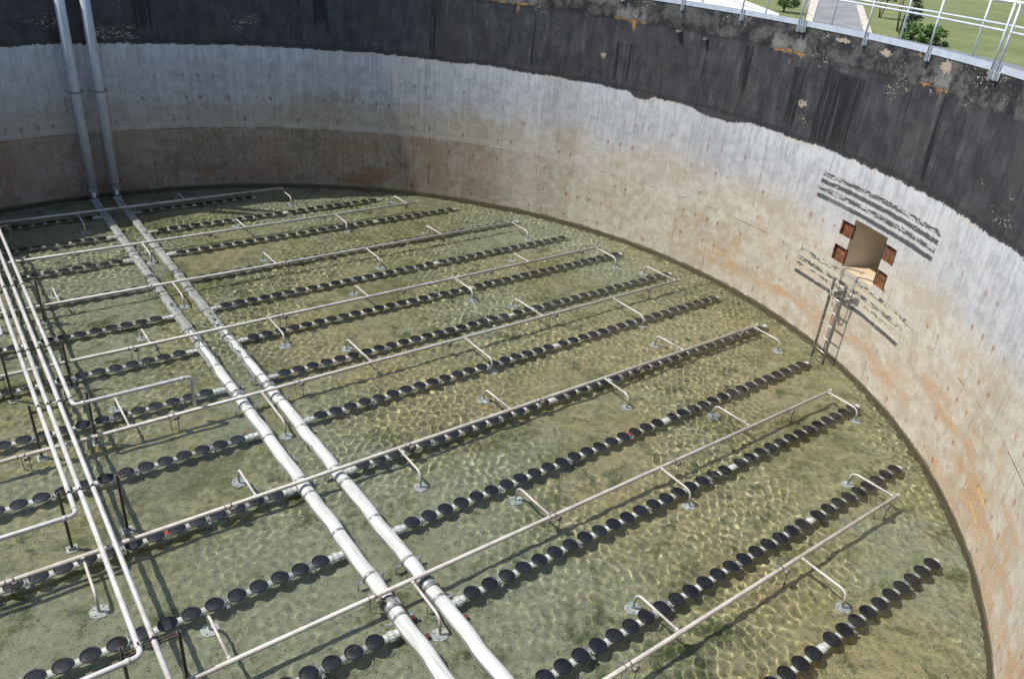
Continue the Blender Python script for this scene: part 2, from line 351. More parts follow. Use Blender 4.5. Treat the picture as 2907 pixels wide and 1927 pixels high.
def plain_mats():
    M = {}
    g = G('white pvc', .35); p = g.pos(); s_ = g.noise(p, 2.2, 6, .65); t = g.noise(p, 30, 4, .7)
    M['pvc'] = g.mat; g.color(g.mix(g.ss(s_ * .6 + t * .4, .42, .66), (.78, .80, .78), (.62, .65, .62))); g.bump(t, .1, .002)
    g = G('white header pvc', .62, 0, .25); p = g.pos(); x, y, z = g.sep(p)
    s_ = g.noise(g.vec(x * 14., y * .8, z * 14.), 1.4, 6, .7); t = g.noise(p, 24, 5, .7)
    c = g.mix(g.ss(s_, .44, .66), (.56, .575, .56), (.38, .40, .37)); c = g.mix(g.ss(t, .58, .70) * .5, c, (.35, .36, .30))
    c = g.mix(g.ss(g.noise(p, 5., 6, .7), .54, .66) * .35, c, (.42, .43, .36))
    c = g.mix(g.ss(g.abs(z + .012 + (t - .5) * .05), .022, .004) * .45, c, (.24, .25, .17))       # dried waterline
    c = g.mix(g.ss(z + (s_ - .5) * .06, -.10, -.16) * .35, c, (.38, .42, .32))
    g.color(c); g.bump(t, .12, .002); M['header'] = g.mat
    g = G('grey riser pipe', .45); p = g.pos(); x, y, z = g.sep(p); s_ = g.noise(g.vec(x * 8, y * 8, z * .9), 1.2, 6, .7)
    g.color(g.mix(g.ss(s_, .4, .66), (.56, .59, .62), (.44, .47, .49))); M['riser'] = g.mat
    g = G('weathered steel pipe', .42); p = g.pos(); x, y, z = g.sep(p)
    s_ = g.noise(p, 3.3, 6, .7); t = g.noise(g.vec(x * 1., y * 1., z), 42., 4, .75)
    c = g.mix(g.ss(s_, .42, .62), (.54, .515, .47), (.42, .39, .35)); c = g.mix(g.ss(t, .60, .66) * .75, c, (.16, .13, .10)); c = g.mix(g.ss(t, .40, .34) * .5, c, (.58, .56, .52))
    g.color(c); g.bump(t, .15, .002); M['pipe'] = g.mat
    g = G('pale supply pipe', .38); p = g.pos(); s_ = g.noise(p, 5., 6, .7); t = g.noise(p, 38., 4, .7)
    c = g.mix(g.ss(s_, .42, .64), (.56, .555, .54), (.44, .425, .395)); c = g.mix(g.ss(t, .64, .70) * .5, c, (.25, .2, .15)); g.color(c); M['supply'] = g.mat
    g = G('rubber membrane', .42, 0, .4); p = g.pos(); o = g.obj(); ox, oy, oz = g.sep(o)
    s_ = g.noise(p, 13., 6, .72, .5); r_ = g.m('SQRT', ox * ox + oy * oy)
    c = g.mix(g.ss(s_, .58, .74) * .55, (.004, .005, .007), (.035, .037, .040)); c = g.mix(g.orand() * .3, c, (.018, .016, .014)); q_ = g.ss(g.orand(), .70, 1.0) * g.ss(g.noise(p, 24., 5, .7), .52, .62); c = g.mix(q_ * .3, c, (.11, .105, .085))
    g.color(c); g.rough(g.ss(s_, .4, .6, .34, .6)); g.bump(s_, .3, .004); M['rubber'] = g.mat
    M['ring'] = simple('black retainer ring', (.008, .009, .012), (.02, .02, .024), .35, 0, 12.)
    g = G('stainless strap', .42, .45); g.color(g.mix(g.ss(g.noise(g.pos(), 14., 5, .7), .4, .65), (.38, .385, .38), (.20, .20, .19))); M['steel'] = g.mat
    M['dark_steel'] = simple('dark weathered strut', (.30, .27, .235), (.17, .145, .115), .5, .35, 16.)
    M['black_bolt'] = simple('black bolt', (.02, .02, .02), (.05, .045, .04), .5, .3, 30.)
    M['galv'] = simple('galvanised plate', (.50, .54, .53), (.36, .40, .39), .55, .25, 9.)
    M['galv_rail'] = simple('galvanised rail', (.66, .69, .72), (.54, .57, .60), .42, .25, 7.)
    M['toe'] = simple('zinc toeboard', (.56, .62, .70), (.48, .54, .62), .5, .15, 5.)
    M['ladder'] = simple('dull ladder steel', (.34, .33, .31), (.22, .21, .195), .45, .5, 8.)
    M['rung'] = simple('bright ladder rung', (.60, .60, .58), (.45, .44, .42), .35, .5, 8.)
    M['rope'] = simple('braided rope', (.50, .46, .39), (.30, .27, .22), .9, 0, 60.)
    M['cord'] = simple('grey cord', (.20, .18, .15), (.11, .10, .085), .9, 0, 60.)
    M['tan'] = simple('tan painted board', (.74, .645, .50), (.64, .555, .43), .8, 0, 2.2)
    M['sill'] = simple('sandy sill', (.56, .44, .30), (.46, .36, .24), .85, 0, 5.)
    g = G('rusted plate', .85); p = g.pos(); s_ = g.noise(p, 4., 6, .7); t = g.noise(p, 22., 5, .75)
    c = g.mix(g.ss(s_, .38, .62), (.115, .038, .020), (.24, .095, .036)); c = g.mix(g.ss(t, .55, .66) * .7, c, (.42, .20, .085)); c = g.mix(g.ss(t, .40, .32) * .8, c, (.045, .022, .015))
    g.color(c); g.bump(t, .5, .01); M['rust'] = g.mat
    M['rim'] = simple('rim concrete', (.30, .29, .27), (.20, .19, .18), .9, 0, 3.)
    M['deck'] = simple('walkway grating', (.30, .31, .32), (.18, .19, .20), .6, .4, 20.)
    M['red'] = simple('red tape', (.52, .06, .03), (.36, .05, .03), .6, 0, 12.)
    M['redfoot'] = simple('rusty anchor foot', (.20, .06, .04), (.13, .05, .03), .8, 0, 18.)
    M['label'] = simple('white label', (.75, .75, .73), (.66, .66, .64), .5, 0, 20.)
    M['kerb'] = simple('bleached kerb', (.62, .58, .50), (.36, .33, .27), .9, 0, 2.4)
    M['pad'] = simple('white concrete pad', (.80, .79, .75), (.70, .69, .65), .85, 0, .6)
    M['cream'] = simple('cream paving', (.72, .70, .50), (.64, .62, .45), .85, 0, .4)
    M['bark'] = simple('bark', (.11, .085, .06), (.06, .045, .032), .9, 0, 9.)
    for nm, ca, cb in (('leaf', (.050, .095, .022), (.085, .15, .035)), ('dark_leaf', (.022, .042, .016), (.05, .078, .028)), ('bright_leaf', (.055, .115, .020), (.12, .21, .045))):
        g = G(nm.replace('_', ' '), .6); g.color(g.mix(g.ss(g.noise(g.pos(), 2.6, 5, .7), .36, .64), ca, cb)); M[nm] = g.mat
    return M
MT = plain_mats(); WZ = ('low', 'hatch', 'mark', 'edge', 'black')
for q in WZ: MT['wall_' + q] = wall_material(q)
MT['floor'] = floor_material(); MT['water'] = water_material(); MT['grass'] = grass_material(); MT['road'] = road_material()

# ---------------------------------------------------------------- the setting
def ring_sheet(name, r0, r1, z, mat, n=120):
    m = MB()
    for k in range(n):
        a = 2 * math.pi * k / n; b_ = 2 * math.pi * (k + 1) / n
        m.add([(CX + r * math.cos(t), CY + r * math.sin(t), z) for t, r in ((a, r0), (a, r1), (b_, r1), (b_, r0))], [(0, 1, 2, 3)])
    return structure(m.build(name, mat))
m = MB(); m.add([(CX + (R + .2) * math.cos(2 * math.pi * k / 96), CY + (R + .2) * math.sin(2 * math.pi * k / 96), FL) for k in range(96)], [tuple(range(96))])
structure(m.build('tank_floor', MT['floor']))
ring_sheet('lawn', R + .35, 900, GZ, MT['grass'])

def rin(t):
    """inner radius, pushed out a little below the camera to keep the rim out of view"""
    d = (t + 100 + 180) % 360 - 180
    return R + .22 * math.exp(-(d / 22.) ** 2)
def wall_mesh():
    """cylindrical wall with the hatch and four recessed pockets really cut out; UV = (arc length, height)"""
    holes = [(-25.0, -20.03, 2.06, 3.185)]
    pockets = [(-20.15, -18.35, 2.72, 3.05), (-20.05, -18.22, 2.115, 2.47), (-26.72, -24.9, 2.715, 3.06), (-26.62, -24.9, 2.14, 2.49)]
    allh = holes + pockets
    ths = sorted(set([round(-180 + 2. * k, 3) for k in range(181)] + [h[0] for h in allh] + [h[1] for h in allh]))
    zs = sorted(set([FL, 0., .3, 1., 1.5, 2.5, 3.5, 3.92, 4.55, 5., 5.5, 6., 6.4, HT] + [h[2] for h in allh] + [h[3] for h in allh]))
    def inh(t, z): return any(h[0] < t < h[1] and h[2] < z < h[3] for h in allh)
    v = []; f = []; uvs = []; zi = []
    for t in ths:
        for z in zs: v.append((CX + rin(t) * math.cos(rad(t)), CY + rin(t) * math.sin(rad(t)), z)); uvs.append((rad(t) * R, z))
    nz = len(zs)
    for i in range(len(ths) - 1):
        for j in range(nz - 1):
            if inh((ths[i] + ths[i + 1]) / 2, (zs[j] + zs[j + 1]) / 2): continue
            a = i * nz + j; f.append((a, a + 1, a + nz + 1, a + nz))
            tm = (ths[i] + ths[i + 1]) / 2; zm = (zs[j] + zs[j + 1]) / 2
            zi.append(4 if zm > 4.55 else 3 if zm > 3.92 else 1 if (-34 < tm < -12 and zm > 1.) else 2 if -54 < tm < -46 and zm < 1.5 else 0)
    ninner = len(f)
    # rim top and outer face
    def P(t, r, z): return (CX + r * math.cos(rad(t)), CY + r * math.sin(rad(t)), z)
    for k in range(120):
        a, b_ = 3. * k, 3. * (k + 1)
        for q in ([P(a, rin(a), HT), P(a, R + .35, HT), P(b_, R + .35, HT), P(b_, rin(b_), HT)],):
            n = len(v); v += q; uvs += [(0, 5)] * 4; f.append((n, n + 1, n + 2, n + 3))
        if 330 <= a < 342: continue
        n = len(v); v += [P(a, R + .35, FL), P(b_, R + .35, FL), P(b_, R + .35, HT), P(a, R + .35, HT)]; uvs += [(0, 3)] * 4; f.append((n, n + 1, n + 2, n + 3))
    me = bpy.data.meshes.new('wall'); me.from_pydata(v, [], f); me.update()
    uvl = me.uv_layers.new(name='uz'); li = np.zeros(len(me.loops), dtype=np.int32); me.loops.foreach_get('vertex_index', li)
    uvl.data.foreach_set('uv', np.array(uvs, dtype=np.float32)[li].ravel())
    for q in WZ: me.materials.append(MT['wall_' + q])
    me.materials.append(MT['rim'])
    me.polygons.foreach_set('use_smooth', [k < ninner for k in range(len(f))])
    me.polygons.foreach_set('material_index', [zi[k] if k < ninner else 5 for k in range(len(f))])
    o = bpy.data.objects.new('wall', me); COL.objects.link(o); return o, holes, pockets

def cyl(t, r, z): return (CX + r * math.cos(rad(t)), CY + r * math.sin(rad(t)), z)
tank = thing('concrete_tank', 'round concrete tank wall, black coating above rust stained grey concrete, hatch on the right', 'tank')
wl, holes, pockets = wall_mesh(); wl.parent = tank
# hatch lining
t0, t1, z0, z1 = holes[0]; DP = 1.15
m = MB(); ns = 4
for i in range(ns):
    a = t0 + (t1 - t0) * i / ns; b_ = t0 + (t1 - t0) * (i + 1) / ns
    m.add([cyl(a, R, z1), cyl(b_, R, z1), cyl(b_, R + DP, z1), cyl(a, R + DP, z1)], [(0, 1, 2, 3)])
m.add([cyl(t0, R, z0), cyl(t0, R, z1), cyl(t0, R + DP, z1), cyl(t0, R + DP, z0)], [(0, 1, 2, 3)])
m.add([cyl(t1, R, z0), cyl(t1, R + DP, z0), cyl(t1, R + DP, z1), cyl(t1, R, z1)], [(0, 1, 2, 3)])
m.build('hatch_lining', MT['tan'], tank)
m = MB()
for i in range(ns):
    a = t0 + (t1 - t0) * i / ns; b_ = t0 + (t1 - t0) * (i + 1) / ns
    m.add([cyl(a, R, z0), cyl(b_, R, z0), cyl(b_, R + DP, z0), cyl(a, R + DP, z0)], [(0, 1, 2, 3)])
m.build('hatch_sill', MT['sill'], tank)
m = MB(); m.box(((cyl(t0, R + DP, 0)[0] + cyl(t1, R + DP, 0)[0]) / 2, (cyl(t0, R + DP, 0)[1] + cyl(t1, R + DP, 0)[1]) / 2, (z0 + z1) / 2), (.04, 1.4, 1.3), rad((t0 + t1) / 2)); m.build('hatch_panel', MT['tan'], tank)
for k, (a, b_, za, zb) in enumerate(pockets):
    m = MB(); D2 = .05; rr = R + D2; n = 6; nz = 6; rg = random.Random(k)
    v = []; f = []
    for i in range(n + 1):
        for j in range(nz + 1):
            edge = 0 if (0 < i < n and 0 < j < nz) else 1
            v.append(cyl(a + (b_ - a) * i / n, rr - (.0 if edge else rg.uniform(-.006, .012)), za + (zb - za) * j / nz))
    for i in range(n):
        for j in range(nz): q = i * (nz + 1) + j; f.append((q, q + 1, q + nz + 2, q + nz + 1))
    m.add(v, f)
    for (p, q) in (((a, za), (b_, za)), ((b_, za), (b_, zb)), ((b_, zb), (a, zb)), ((a, zb), (a, za))):
        m.add([cyl(p[0], R, p[1]), cyl(q[0], R, q[1]), cyl(q[0], rr, q[1]), cyl(p[0], rr, p[1])], [(0, 1, 2, 3)])
    # torn weld beads along the outer edge
    xo = b_ - .10 if k < 2 else a + .10
    for j in range(9):
        zz = za + (zb - za) * (j + .5) / 9; m.box(cyl(xo + rg.uniform(-.08, .08), R + .01, zz), (.035, .022, rg.uniform(.015, .05)), rad(xo) + rg.uniform(-.5, .5))
    m.build('rusty_plate', MT['rust'], tank)
# flaps of coating hanging off on the right
LCM = simple('loose tar coating', (.028, .028, .032), (.06, .06, .065), .6, 0, 6.)
rg = random.Random(3)
for (t, z, sx, sz, tilt) in ((-38.4, 6.05, .30, .20, .5), (-39.6, 5.98, .24, .30, .8), (-37.6, 6.10, .26, .10, .4), (-40.6, 5.9, .12, .16, .6), (6.0, 6.05, .16, .06, .5), (9.8, 6.12, .20, .06, .6)):
    m = MB(); rr = rad(t); c0 = Vector(cyl(t, R - .03, z)); tn = Vector((-math.sin(rr), math.cos(rr), 0)); inn = Vector((-math.cos(rr), -math.sin(rr), 0))
    p = [c0 + tn * (sx * .5) + Vector((0, 0, sz * .5)), c0 - tn * (sx * .45) + Vector((0, 0, sz * .4)), c0 - tn * (sx * .3) - Vector((0, 0, sz * .5)) + inn * tilt * .18, c0 + tn * (sx * .35) - Vector((0, 0, sz * .35)) + inn * tilt * .12]
    q = [x - inn * .012 for x in p]
    m.add(p + q, [(0, 1, 2, 3), (7, 6, 5, 4), (0, 4, 5, 1), (1, 5, 6, 2), (2, 6, 7, 3), (3, 7, 4, 0)])
    m.build('coating_flap', LCM, tank)
# walkway deck outside the rim
m = MB()
for k in range(120):
    a, b_ = 3. * k, 3. * (k + 1)
    for (ra, rb, za, zb) in ((R + .352, R + 1.15, HT - .01, HT - .01), (R + 1.15, R + 1.15, HT - .01, HT - .14), (R + 1.15, R + .352, HT - .14, HT - .14)):
        m.add([cyl(a, ra, za), cyl(a, rb, zb), cyl(b_, rb, zb), cyl(b_, ra, za)], [(0, 1, 2, 3)])
m.build('walkway_deck', MT['deck'], tank)
# toeboard along the inner face of the rim, in lengths
m = MB()
for k in range(-75, 61):
    a, b_ = k * 1., k * 1. + 1.
    v = []
    for t in (a, b_):
        v += [cyl(t, R - .012, HT - .015), cyl(t, R - .012, HT + .105), cyl(t, R - .004, HT + .105), cyl(t, R - .004, HT - .015)]
    m.add(v, [(0, 4, 5, 1), (1, 5, 6, 2), (2, 6, 7, 3), (3, 7, 4, 0)])
for t in (9.9, 1.76, -6.3, -14.7, -22.85, -31.2, -16.8, -1.0, -25.6, 4.4, 12.0, -9.8):
    m.box(cyl(t - .9, R - .014, HT + .045), (.006, .05, .118), rad(t - .9))
m.build('toeboard', MT['toe'], tank)

def handrail(label, cat, r, t_posts, zb, brackets, hts=(.625, .68), toph=1.07, loc_t=None, rr=.021, zbase=HT):
    t = thing('handrail', label, cat, cyl(loc_t if loc_t is not None else t_posts[0], r, zbase), 'galvanised handrails round the rim')
    def L(p): return rel(t, p)
    for tp in t_posts:
        m = MB(); m.tube([L(cyl(tp, r, zb)), L(cyl(tp, r, zbase + toph))], rr, 10); m.build('post', MT['galv_rail'], t)
        if brackets:
            m = MB(); ca = rad(tp)
            m.box(L(cyl(tp, R - .020, HT - .075)), (.016, .110, .150), ca)
            m.box(L(cyl(tp, R - .050, HT - .075)), (.050, .052, .146), ca)
            for s_ in (-1, 1):
                for zz in (-.12, -.03): m.box(L(cyl(tp + s_ * .19, R - .032, HT + zz)), (.012, .016, .016), ca)
            m.build('bracket', MT['galv_rail'], t)
    ta, tb = t_posts[0], t_posts[-1]; n = max(4, int(abs(tb - ta) / 1.5))
    for k, h in enumerate((toph, hts[0])):
        m = MB(); m.tube([L(cyl(ta + (tb - ta) * i / n, r, zbase + h)) for i in range(n + 1)], rr, 10); m.build('top_rail' if k == 0 else 'mid_rail', MT['galv_rail'], t)
    return t
RI = R - .062
handrail('inner galvanised handrail over the far black wall, left of the road', 'handrail', RI, [18.2, 9.93, 1.76, -5.99], HT - .15, True)
handrail('inner galvanised handrail between the two doubled posts, in front of the road and shrubs', 'handrail', RI, [-6.62, -14.72, -22.85, -30.86], HT - .15, True)
handrail('inner galvanised handrail at the right edge, past the second doubled post', 'handrail', RI, [-31.52, -39.6, -47.8, -55.9], HT - .15, True)
handrail('thinner outer handrail on the far side of the walkway, seen behind the inner one', 'handrail', R + 1.03, [26.5, 18.35, 10.2, 2.1, -6.1, -14.3, -22.6, -30.8, -39.0, -47.2], HT - .1, False, hts=(.62, .68))

# ---------------------------------------------------------------- ground outside, beyond the rim
def sheet(name, pts, z, mat, lab=None):
    m = MB(); m.add([(x * U, y * U, z) for x, y in pts], [tuple(range(len(pts)))]); return structure(m.build(name, mat))
def off(p, d, s):  # helper on units
    return (p[0] + d[0] * s, p[1] + d[1] * s)
sheet('road', [(26., 17.4), (67.8, 45.0), (110., 72.9), (110., 68.8), (68.8, 41.9), (26., 13.96)], GZ + .012, MT['road'])
for nm, a_, b_, c_, d_ in (('left_kerb', (26., 17.4), (67.8, 45.0), (67.5, 45.65), (26., 17.95)), ('right_kerb', (26., 13.96), (68.8, 41.9), (69.0, 41.4), (26., 13.5))):
    m = MB(); N_ = 60
    for i in range(N_):
        t_, s_ = i / N_, (i + 1) / N_
        A = [(a_[k] * (1 - t_) + b_[k] * t_) * U for k in (0, 1)]; B = [(a_[k] * (1 - s_) + b_[k] * s_) * U for k in (0, 1)]
        Dp = [(d_[k] * (1 - t_) + c_[k] * t_) * U for k in (0, 1)]; Cp = [(d_[k] * (1 - s_) + c_[k] * s_) * U for k in (0, 1)]
        h = .12
        m.add([(*A, GZ + .012), (*B, GZ + .012), (*B, GZ + h), (*A, GZ + h), (*Dp, GZ + h), (*Cp, GZ + h), (*Dp, GZ), (*Cp, GZ)], [(0, 1, 2, 3), (3, 2, 5, 4), (4, 5, 7, 6)])
    structure(m.build(nm.split('_')[1], MT['kerb']))
sheet('concrete_pad', [(24., 17.5), (49.1, 35.4), (55.2, 43.4), (62., 53.), (60., 90.), (20., 90.), (10., 40.)], GZ + .02, MT['pad'])
m = MB(); m.add([(x * U, y * U, GZ + .024) for x, y in ((48.8, 37.0), (49.0, 37.0), (60.2, 52.6), (60.0, 52.6))], [(0, 1, 2, 3)]); structure(m.build('pad_joint', MT['bark']))
sheet('far_paving', [(107.6, 49.6), (110.2, 45.0), (113., 38.), (150., 38.), (150., 75.), (112., 60.)], GZ + .02, MT['cream'])

def shrub(name, label, cat, x, y, parts, leafmat, trunks, leaf=.12, seed=1, mulch=0):
    t = thing(name, label, cat, (x * U, y * U, GZ)); rg = random.Random(seed)
    m = MB()
    for (px, py, pz, qx, qy, qz, r_) in trunks:
        m.tube([(px, py, pz), ((px + qx) / 2 + rg.uniform(-.06, .06), (py + qy) / 2 + rg.uniform(-.06, .06), (pz + qz) / 2), (qx, qy, qz)], [r_, r_ * .75, r_ * .35], 7)
    m.build('trunk', MT['bark'], t)
    m = MB()
    for (cx_, cy_, cz_, rx, rz_, n) in parts:
        for _ in range(n):
            d = Vector((rg.gauss(0, 1), rg.gauss(0, 1), rg.gauss(0, 1))).normalized(); k = rg.random() ** .33
            p = Vector((cx_ + d.x * rx * k, cy_ + d.y * rx * k, cz_ + d.z * rz_ * k))
            a = Vector((rg.gauss(0, 1), rg.gauss(0, 1), rg.gauss(0, .7))).normalized(); b_ = a.cross(Vector((rg.gauss(0, 1), rg.gauss(0, 1), rg.gauss(0, 1)))).normalized()
            s_ = leaf * rg.uniform(.6, 1.3)
            m.add([p - a * s_, p + b_ * s_ * .55, p + a * s_, p - b_ * s_ * .55], [(0, 1, 2, 3)])
    m.build('crown', MT[leafmat], t); return t
def clumps(rg, n, R_, H0, H1, r_, cnt, taper=.0):
    out = []
    for _ in range(n):
        a = rg.uniform(0, 6.28); h = rg.uniform(0, 1); k = R_ * math.sqrt(rg.random()) * (1 - taper * h)
        out.append((k * math.cos(a), k * math.sin(a), H0 + (H1 - H0) * h, r_ * rg.uniform(.7, 1.3), r_ * rg.uniform(.6, 1.1), cnt))
    return out
rg = random.Random(5)
shrub('round_tree', 'round green tree left of the road, behind the rim', 'tree', 50.8, 36.3, clumps(rg, 46, 1.9, .8, 3.4, .44, 65, .35), 'leaf', [(0, 0, 0, .2, .1, 2.4, .12), (0, 0, .5, -.9, .3, 2.2, .06), (0, 0, .5, .8, -.5, 2.3, .06)], .13, 2)
shrub('slender_tree', 'slender multi-stemmed tree right of the road', 'tree', 50.6, 27.5, clumps(rg, 24, 1.5, 3.0, 5.4, .48, 70, .1), 'dark_leaf', [(.15 * math.cos(k), .15 * math.sin(k), 0, .9 * math.cos(k * 1.1), .9 * math.sin(k * 1.1), 4.4, .055) for k in range(6)], .11, 3)
shrub('slender_tree', 'second slender tree, farther off beyond the first one', 'tree', 58.6, 33.5, clumps(rg, 24, 1.4, 2.2, 4.6, .5, 70, .1), 'dark_leaf', [(.15 * math.cos(k), .15 * math.sin(k), 0, .8 * math.cos(k * 1.1), .8 * math.sin(k * 1.1), 4.0, .055) for k in range(5)], .12, 4)
shrub('dark_shrub', 'dark upright shrub just right of the slender tree', 'shrub', 47.9, 25.25, clumps(rg, 34, 1.0, .4, 3.0, .34, 60, .5), 'dark_leaf', [(0, 0, 0, .1, 0, 1.8, .08), (0, 0, 0, -.5, .2, 1.6, .05)], .10, 5)
shrub('bright_shrub', 'low bright green shrub in front of the dark one', 'shrub', 46.2, 23.5, clumps(rg, 46, 2.2, .2, 1.5, .42, 75, .35), 'bright_leaf', [(0, 0, 0, .3, 0, 1.2, .06), (0, 0, 0, -.7, .3, 1.2, .05), (0, 0, 0, .5, -.6, 1.1, .05)], .14, 6)

# ---------------------------------------------------------------- white headers with their risers
def hz(y):
    """axis height of the headers: they dip slightly towards the far wall"""
    t = min(1, max(0, (y / U - 6.3) / 4.0)); return -.052 - .085 * t * t * (3 - 2 * t)
HXL, HXR = 2.20 * U, 2.562 * U; HR = .120
YR = 14.68 * U
def band(m, x, y, r, w_, th=.006, n=24):
    z = hz(y); m.tube([(x, y - w_ / 2, z), (x, y + w_ / 2, z)], r + th, n)
def header(x, label, bands, sleeves, seed):
    t = thing('air_header', label, 'pipe', (x, 1.2 * U, hz(0)), 'twin white headers')
    def L(p): return rel(t, p)
    ys = [1.2 * U + (YR - .30 - 1.2 * U) * k / 420 for k in range(421)]
    m = MB(); wr = random.Random(seed); ph = [wr.uniform(0, 6.28) for _ in range(4)]
    def wob(y):      # wavy outline from waterline and refraction, put into the pipe's shape
        n = min(1, max(0, (8.5 - y / U) / 2.)); return n * (.009 * math.sin(y * 4.4 + ph[0]) + .005 * math.sin(y * 8.9 + ph[1])) + (1 - n) * (.006 * math.sin(y * 11. + ph[2]) + .005 * math.sin(y * 17. + ph[3]))
    m.tube([L((x + wob(y), y, hz(y))) for y in ys] + [L(q) for q in bend([(x, YR - .29, hz(YR)), (x, YR, hz(YR)), (x, YR, .12)], .26, 8)[1:]], HR, 28)
    m.build('pipe', MT['header'], t)
    m = MB(); m.tube([L((x, YR, .10)), L((x, YR, 7.9))], HR + .012, 24); m.build('riser', MT['riser'], t)
    m = MB(); m.tube([L((x, YR, .08)), L((x, YR, .36))], HR + .028, 24); cp = m.build('coupling', MT['dark_steel'], t)
    m = MB(); m.box(L((x - .02, YR - HR - .030, .20)), (.09, .012, .15)); m.build('tag', MT['label'], cp)
    for zc in (.46, 3.13):
        m = MB(); m.tube([L((x, YR, zc - .02)), L((x, YR, zc + .02))], HR + .024, 24)
        for s_ in (-1, 1):
            m.box(L((x + s_ * (HR + .055), YR, zc)), (.09, .03, .03)); m.box(L((x + s_ * (HR + .085), YR + .17, zc)), (.025, .34, .025))
        m.build('clamp', MT['dark_steel'], t)
    for (y, kind) in bands:
        y = y * U; m = MB(); z = hz(y)
        m.tube([L((x, y - .022, z)), L((x, y + .022, z))], HR + .006, 28)
        if kind:
            for s_ in (-1, 1):
                m.box(L((x + s_ * (HR + .055), y, z - .02)), (.11, .05, .012)); m.tube([L((x + s_ * (HR + .08), y, z - .02)), L((x + s_ * (HR + .08), y, FL))], .008, 6)
                m.box(L((x + s_ * (HR + .08), y, z - .005)), (.022, .022, .02))
        m.build('band_clamp', MT['steel'], t)
    for y in sleeves:
        y = y * U; z = hz(y); m = MB(); m.tube([L((x, y - .10, z)), L((x, y + .10, z))], HR + .014, 28)
        for d in (-.095, -.075, .07, .092): m.tube([L((x, y + d - .006, z)), L((x, y + d + .006, z))], HR + .020, 28)
        m.box(L((x + HR * .72, y, z + HR * .72)), (.04, .17, .03)); m.build('sleeve_coupling', MT['steel'], t)
    for y in (3.84, 3.62):
        if rnd.random() < .8:
            m = MB(); m.box(L((x + (HR + .08), y * U, FL + .04)), (.10, .08, .08)); m.build('anchor_foot', MT['redfoot'], t)
    return t
BL = [(3.83, 1), (4.34, 1), (4.95, 0), (5.553, 0), (5.79, 1), (6.6, 0), (7.16, 0), (7.255, 1), (7.79, 1), (8.25, 0), (8.77, 0), (9.31, 0), (9.75, 0), (10.42, 0), (10.938, 0), (11.4, 0), (12.0, 0), (12.4, 0), (12.85, 0), (13.6, 0), (14.05, 0), (2.8, 1), (2.3, 1)]
header(HXL, 'left one of the two white header pipes with its riser up the shaded wall', BL, (3.975, 7.535, 11.12), 1)
header(HXR, 'right one of the two white header pipes with its riser up the shaded wall', BL, (4.01, 7.555, 11.137), 2)

# ---------------------------------------------------------------- rows of membrane discs
def disc_mesh():
    m = MB(); n = 28; prof = [(0.0, .006), (.045, .008), (.09, .007), (.112, .003)]
    v = [(0, 0, .010)]; f = []
    for (r, z) in prof[1:]:
        for j in range(n): a = 2 * math.pi * j / n; v.append((r * math.cos(a), r * math.sin(a), z))
    for j in range(n): f.append((0, 1 + j, 1 + (j + 1) % n))
    for k in range(len(prof) - 2):
        for j in range(n): a = 1 + k * n + j; b_ = 1 + k * n + (j + 1) % n; f.append((a, a + n, b_ + n, b_))
    m.cur = 0; m.add(v, f, True)
    rp = [(.112, .003), (.116, .014), (.130, .014), (.136, .004), (.134, -.010), (.10, -.018), (.045, -.024), (.03, -.05)]
    v = []; f = []
    for (r, z) in rp:
        for j in range(n): a = 2 * math.pi * j / n; v.append((r * math.cos(a), r * math.sin(a), z))
    for k in range(len(rp) - 1):
        for j in range(n): a = k * n + j; b_ = k * n + (j + 1) % n; f.append((a, a + n, b_ + n, b_))
    m.cur = 1; m.add(v, f, True)
    return m
proto_disc = disc_mesh().build('disc', [MT['rubber'], MT['ring']]); disc_me = proto_disc.data; disc_me.transform(Matrix.Diagonal((.925, .925, 1, 1))); bpy.data.objects.remove(proto_disc)
def union_mesh():
    m = MB(); L = .27
    m.tube([(0, 0, 0), (.10, 0, 0)], .064, 20); m.tube([(.095, 0, 0), (.105, 0, 0)], .070, 20)
    m.tube([(.10, 0, 0), (.18, 0, 0)], .074, 20)
    for k in range(10):
        a = 2 * math.pi * k / 10; m.box((.142, .076 * math.cos(a), .076 * math.sin(a)), (.068, .016, .012), axes=((1, 0, 0), (0, -math.sin(a), math.cos(a)), (0, math.cos(a), math.sin(a))))
    m.tube([(.18, 0, 0), (.26, 0, 0)], .066, 20); m.tube([(.205, 0, 0), (.215, 0, 0)], .069, 20)
    return m
uo = union_mesh().build('union', MT['pvc']); union_me = uo.data; bpy.data.objects.remove(uo)
def strap_mesh():
    m = MB(); m.tube([(-.016, 0, 0), (.016, 0, 0)], .060, 18)
    for s_ in (-1, 1):
        m.box((0, s_ * .090, -.005), (.045, .062, .008)); m.tube([(0, s_ * .095, -.005), (0, s_ * .095, FL + .11)], .006, 6); m.box((0, s_ * .095, .006), (.018, .018, .016))
    return m
s0 = strap_mesh().build('strap', MT['steel']); strap_me = s0.data; bpy.data.objects.remove(s0)
def slip_mesh():
    m = MB(); m.tube([(-.055, 0, 0), (-.05, 0, 0), (.05, 0, 0), (.055, 0, 0)], [.058, .070, .070, .058], 20); return m
s1_ = slip_mesh().build('coupler', MT['pvc']); slip_me = s1_.data; bpy.data.objects.remove(s1_)
def child(name, me, parent, loc, rz=0, rx=0):
    o = bpy.data.objects.new(name, me); COL.objects.link(o); o.parent = parent; o.location = loc; o.rotation_euler = (rx, 0, rz); return o
ORD = ['first', 'second', 'third', 'fourth', 'fifth', 'sixth', 'seventh', 'eighth', 'ninth', 'tenth', 'eleventh', 'twelfth', 'thirteenth']
ROWY = [13.87, 12.88, 11.85, 10.81, 9.79, 8.77, 7.76, 6.745, 5.735, 4.745, 3.755, 2.78, 1.79]
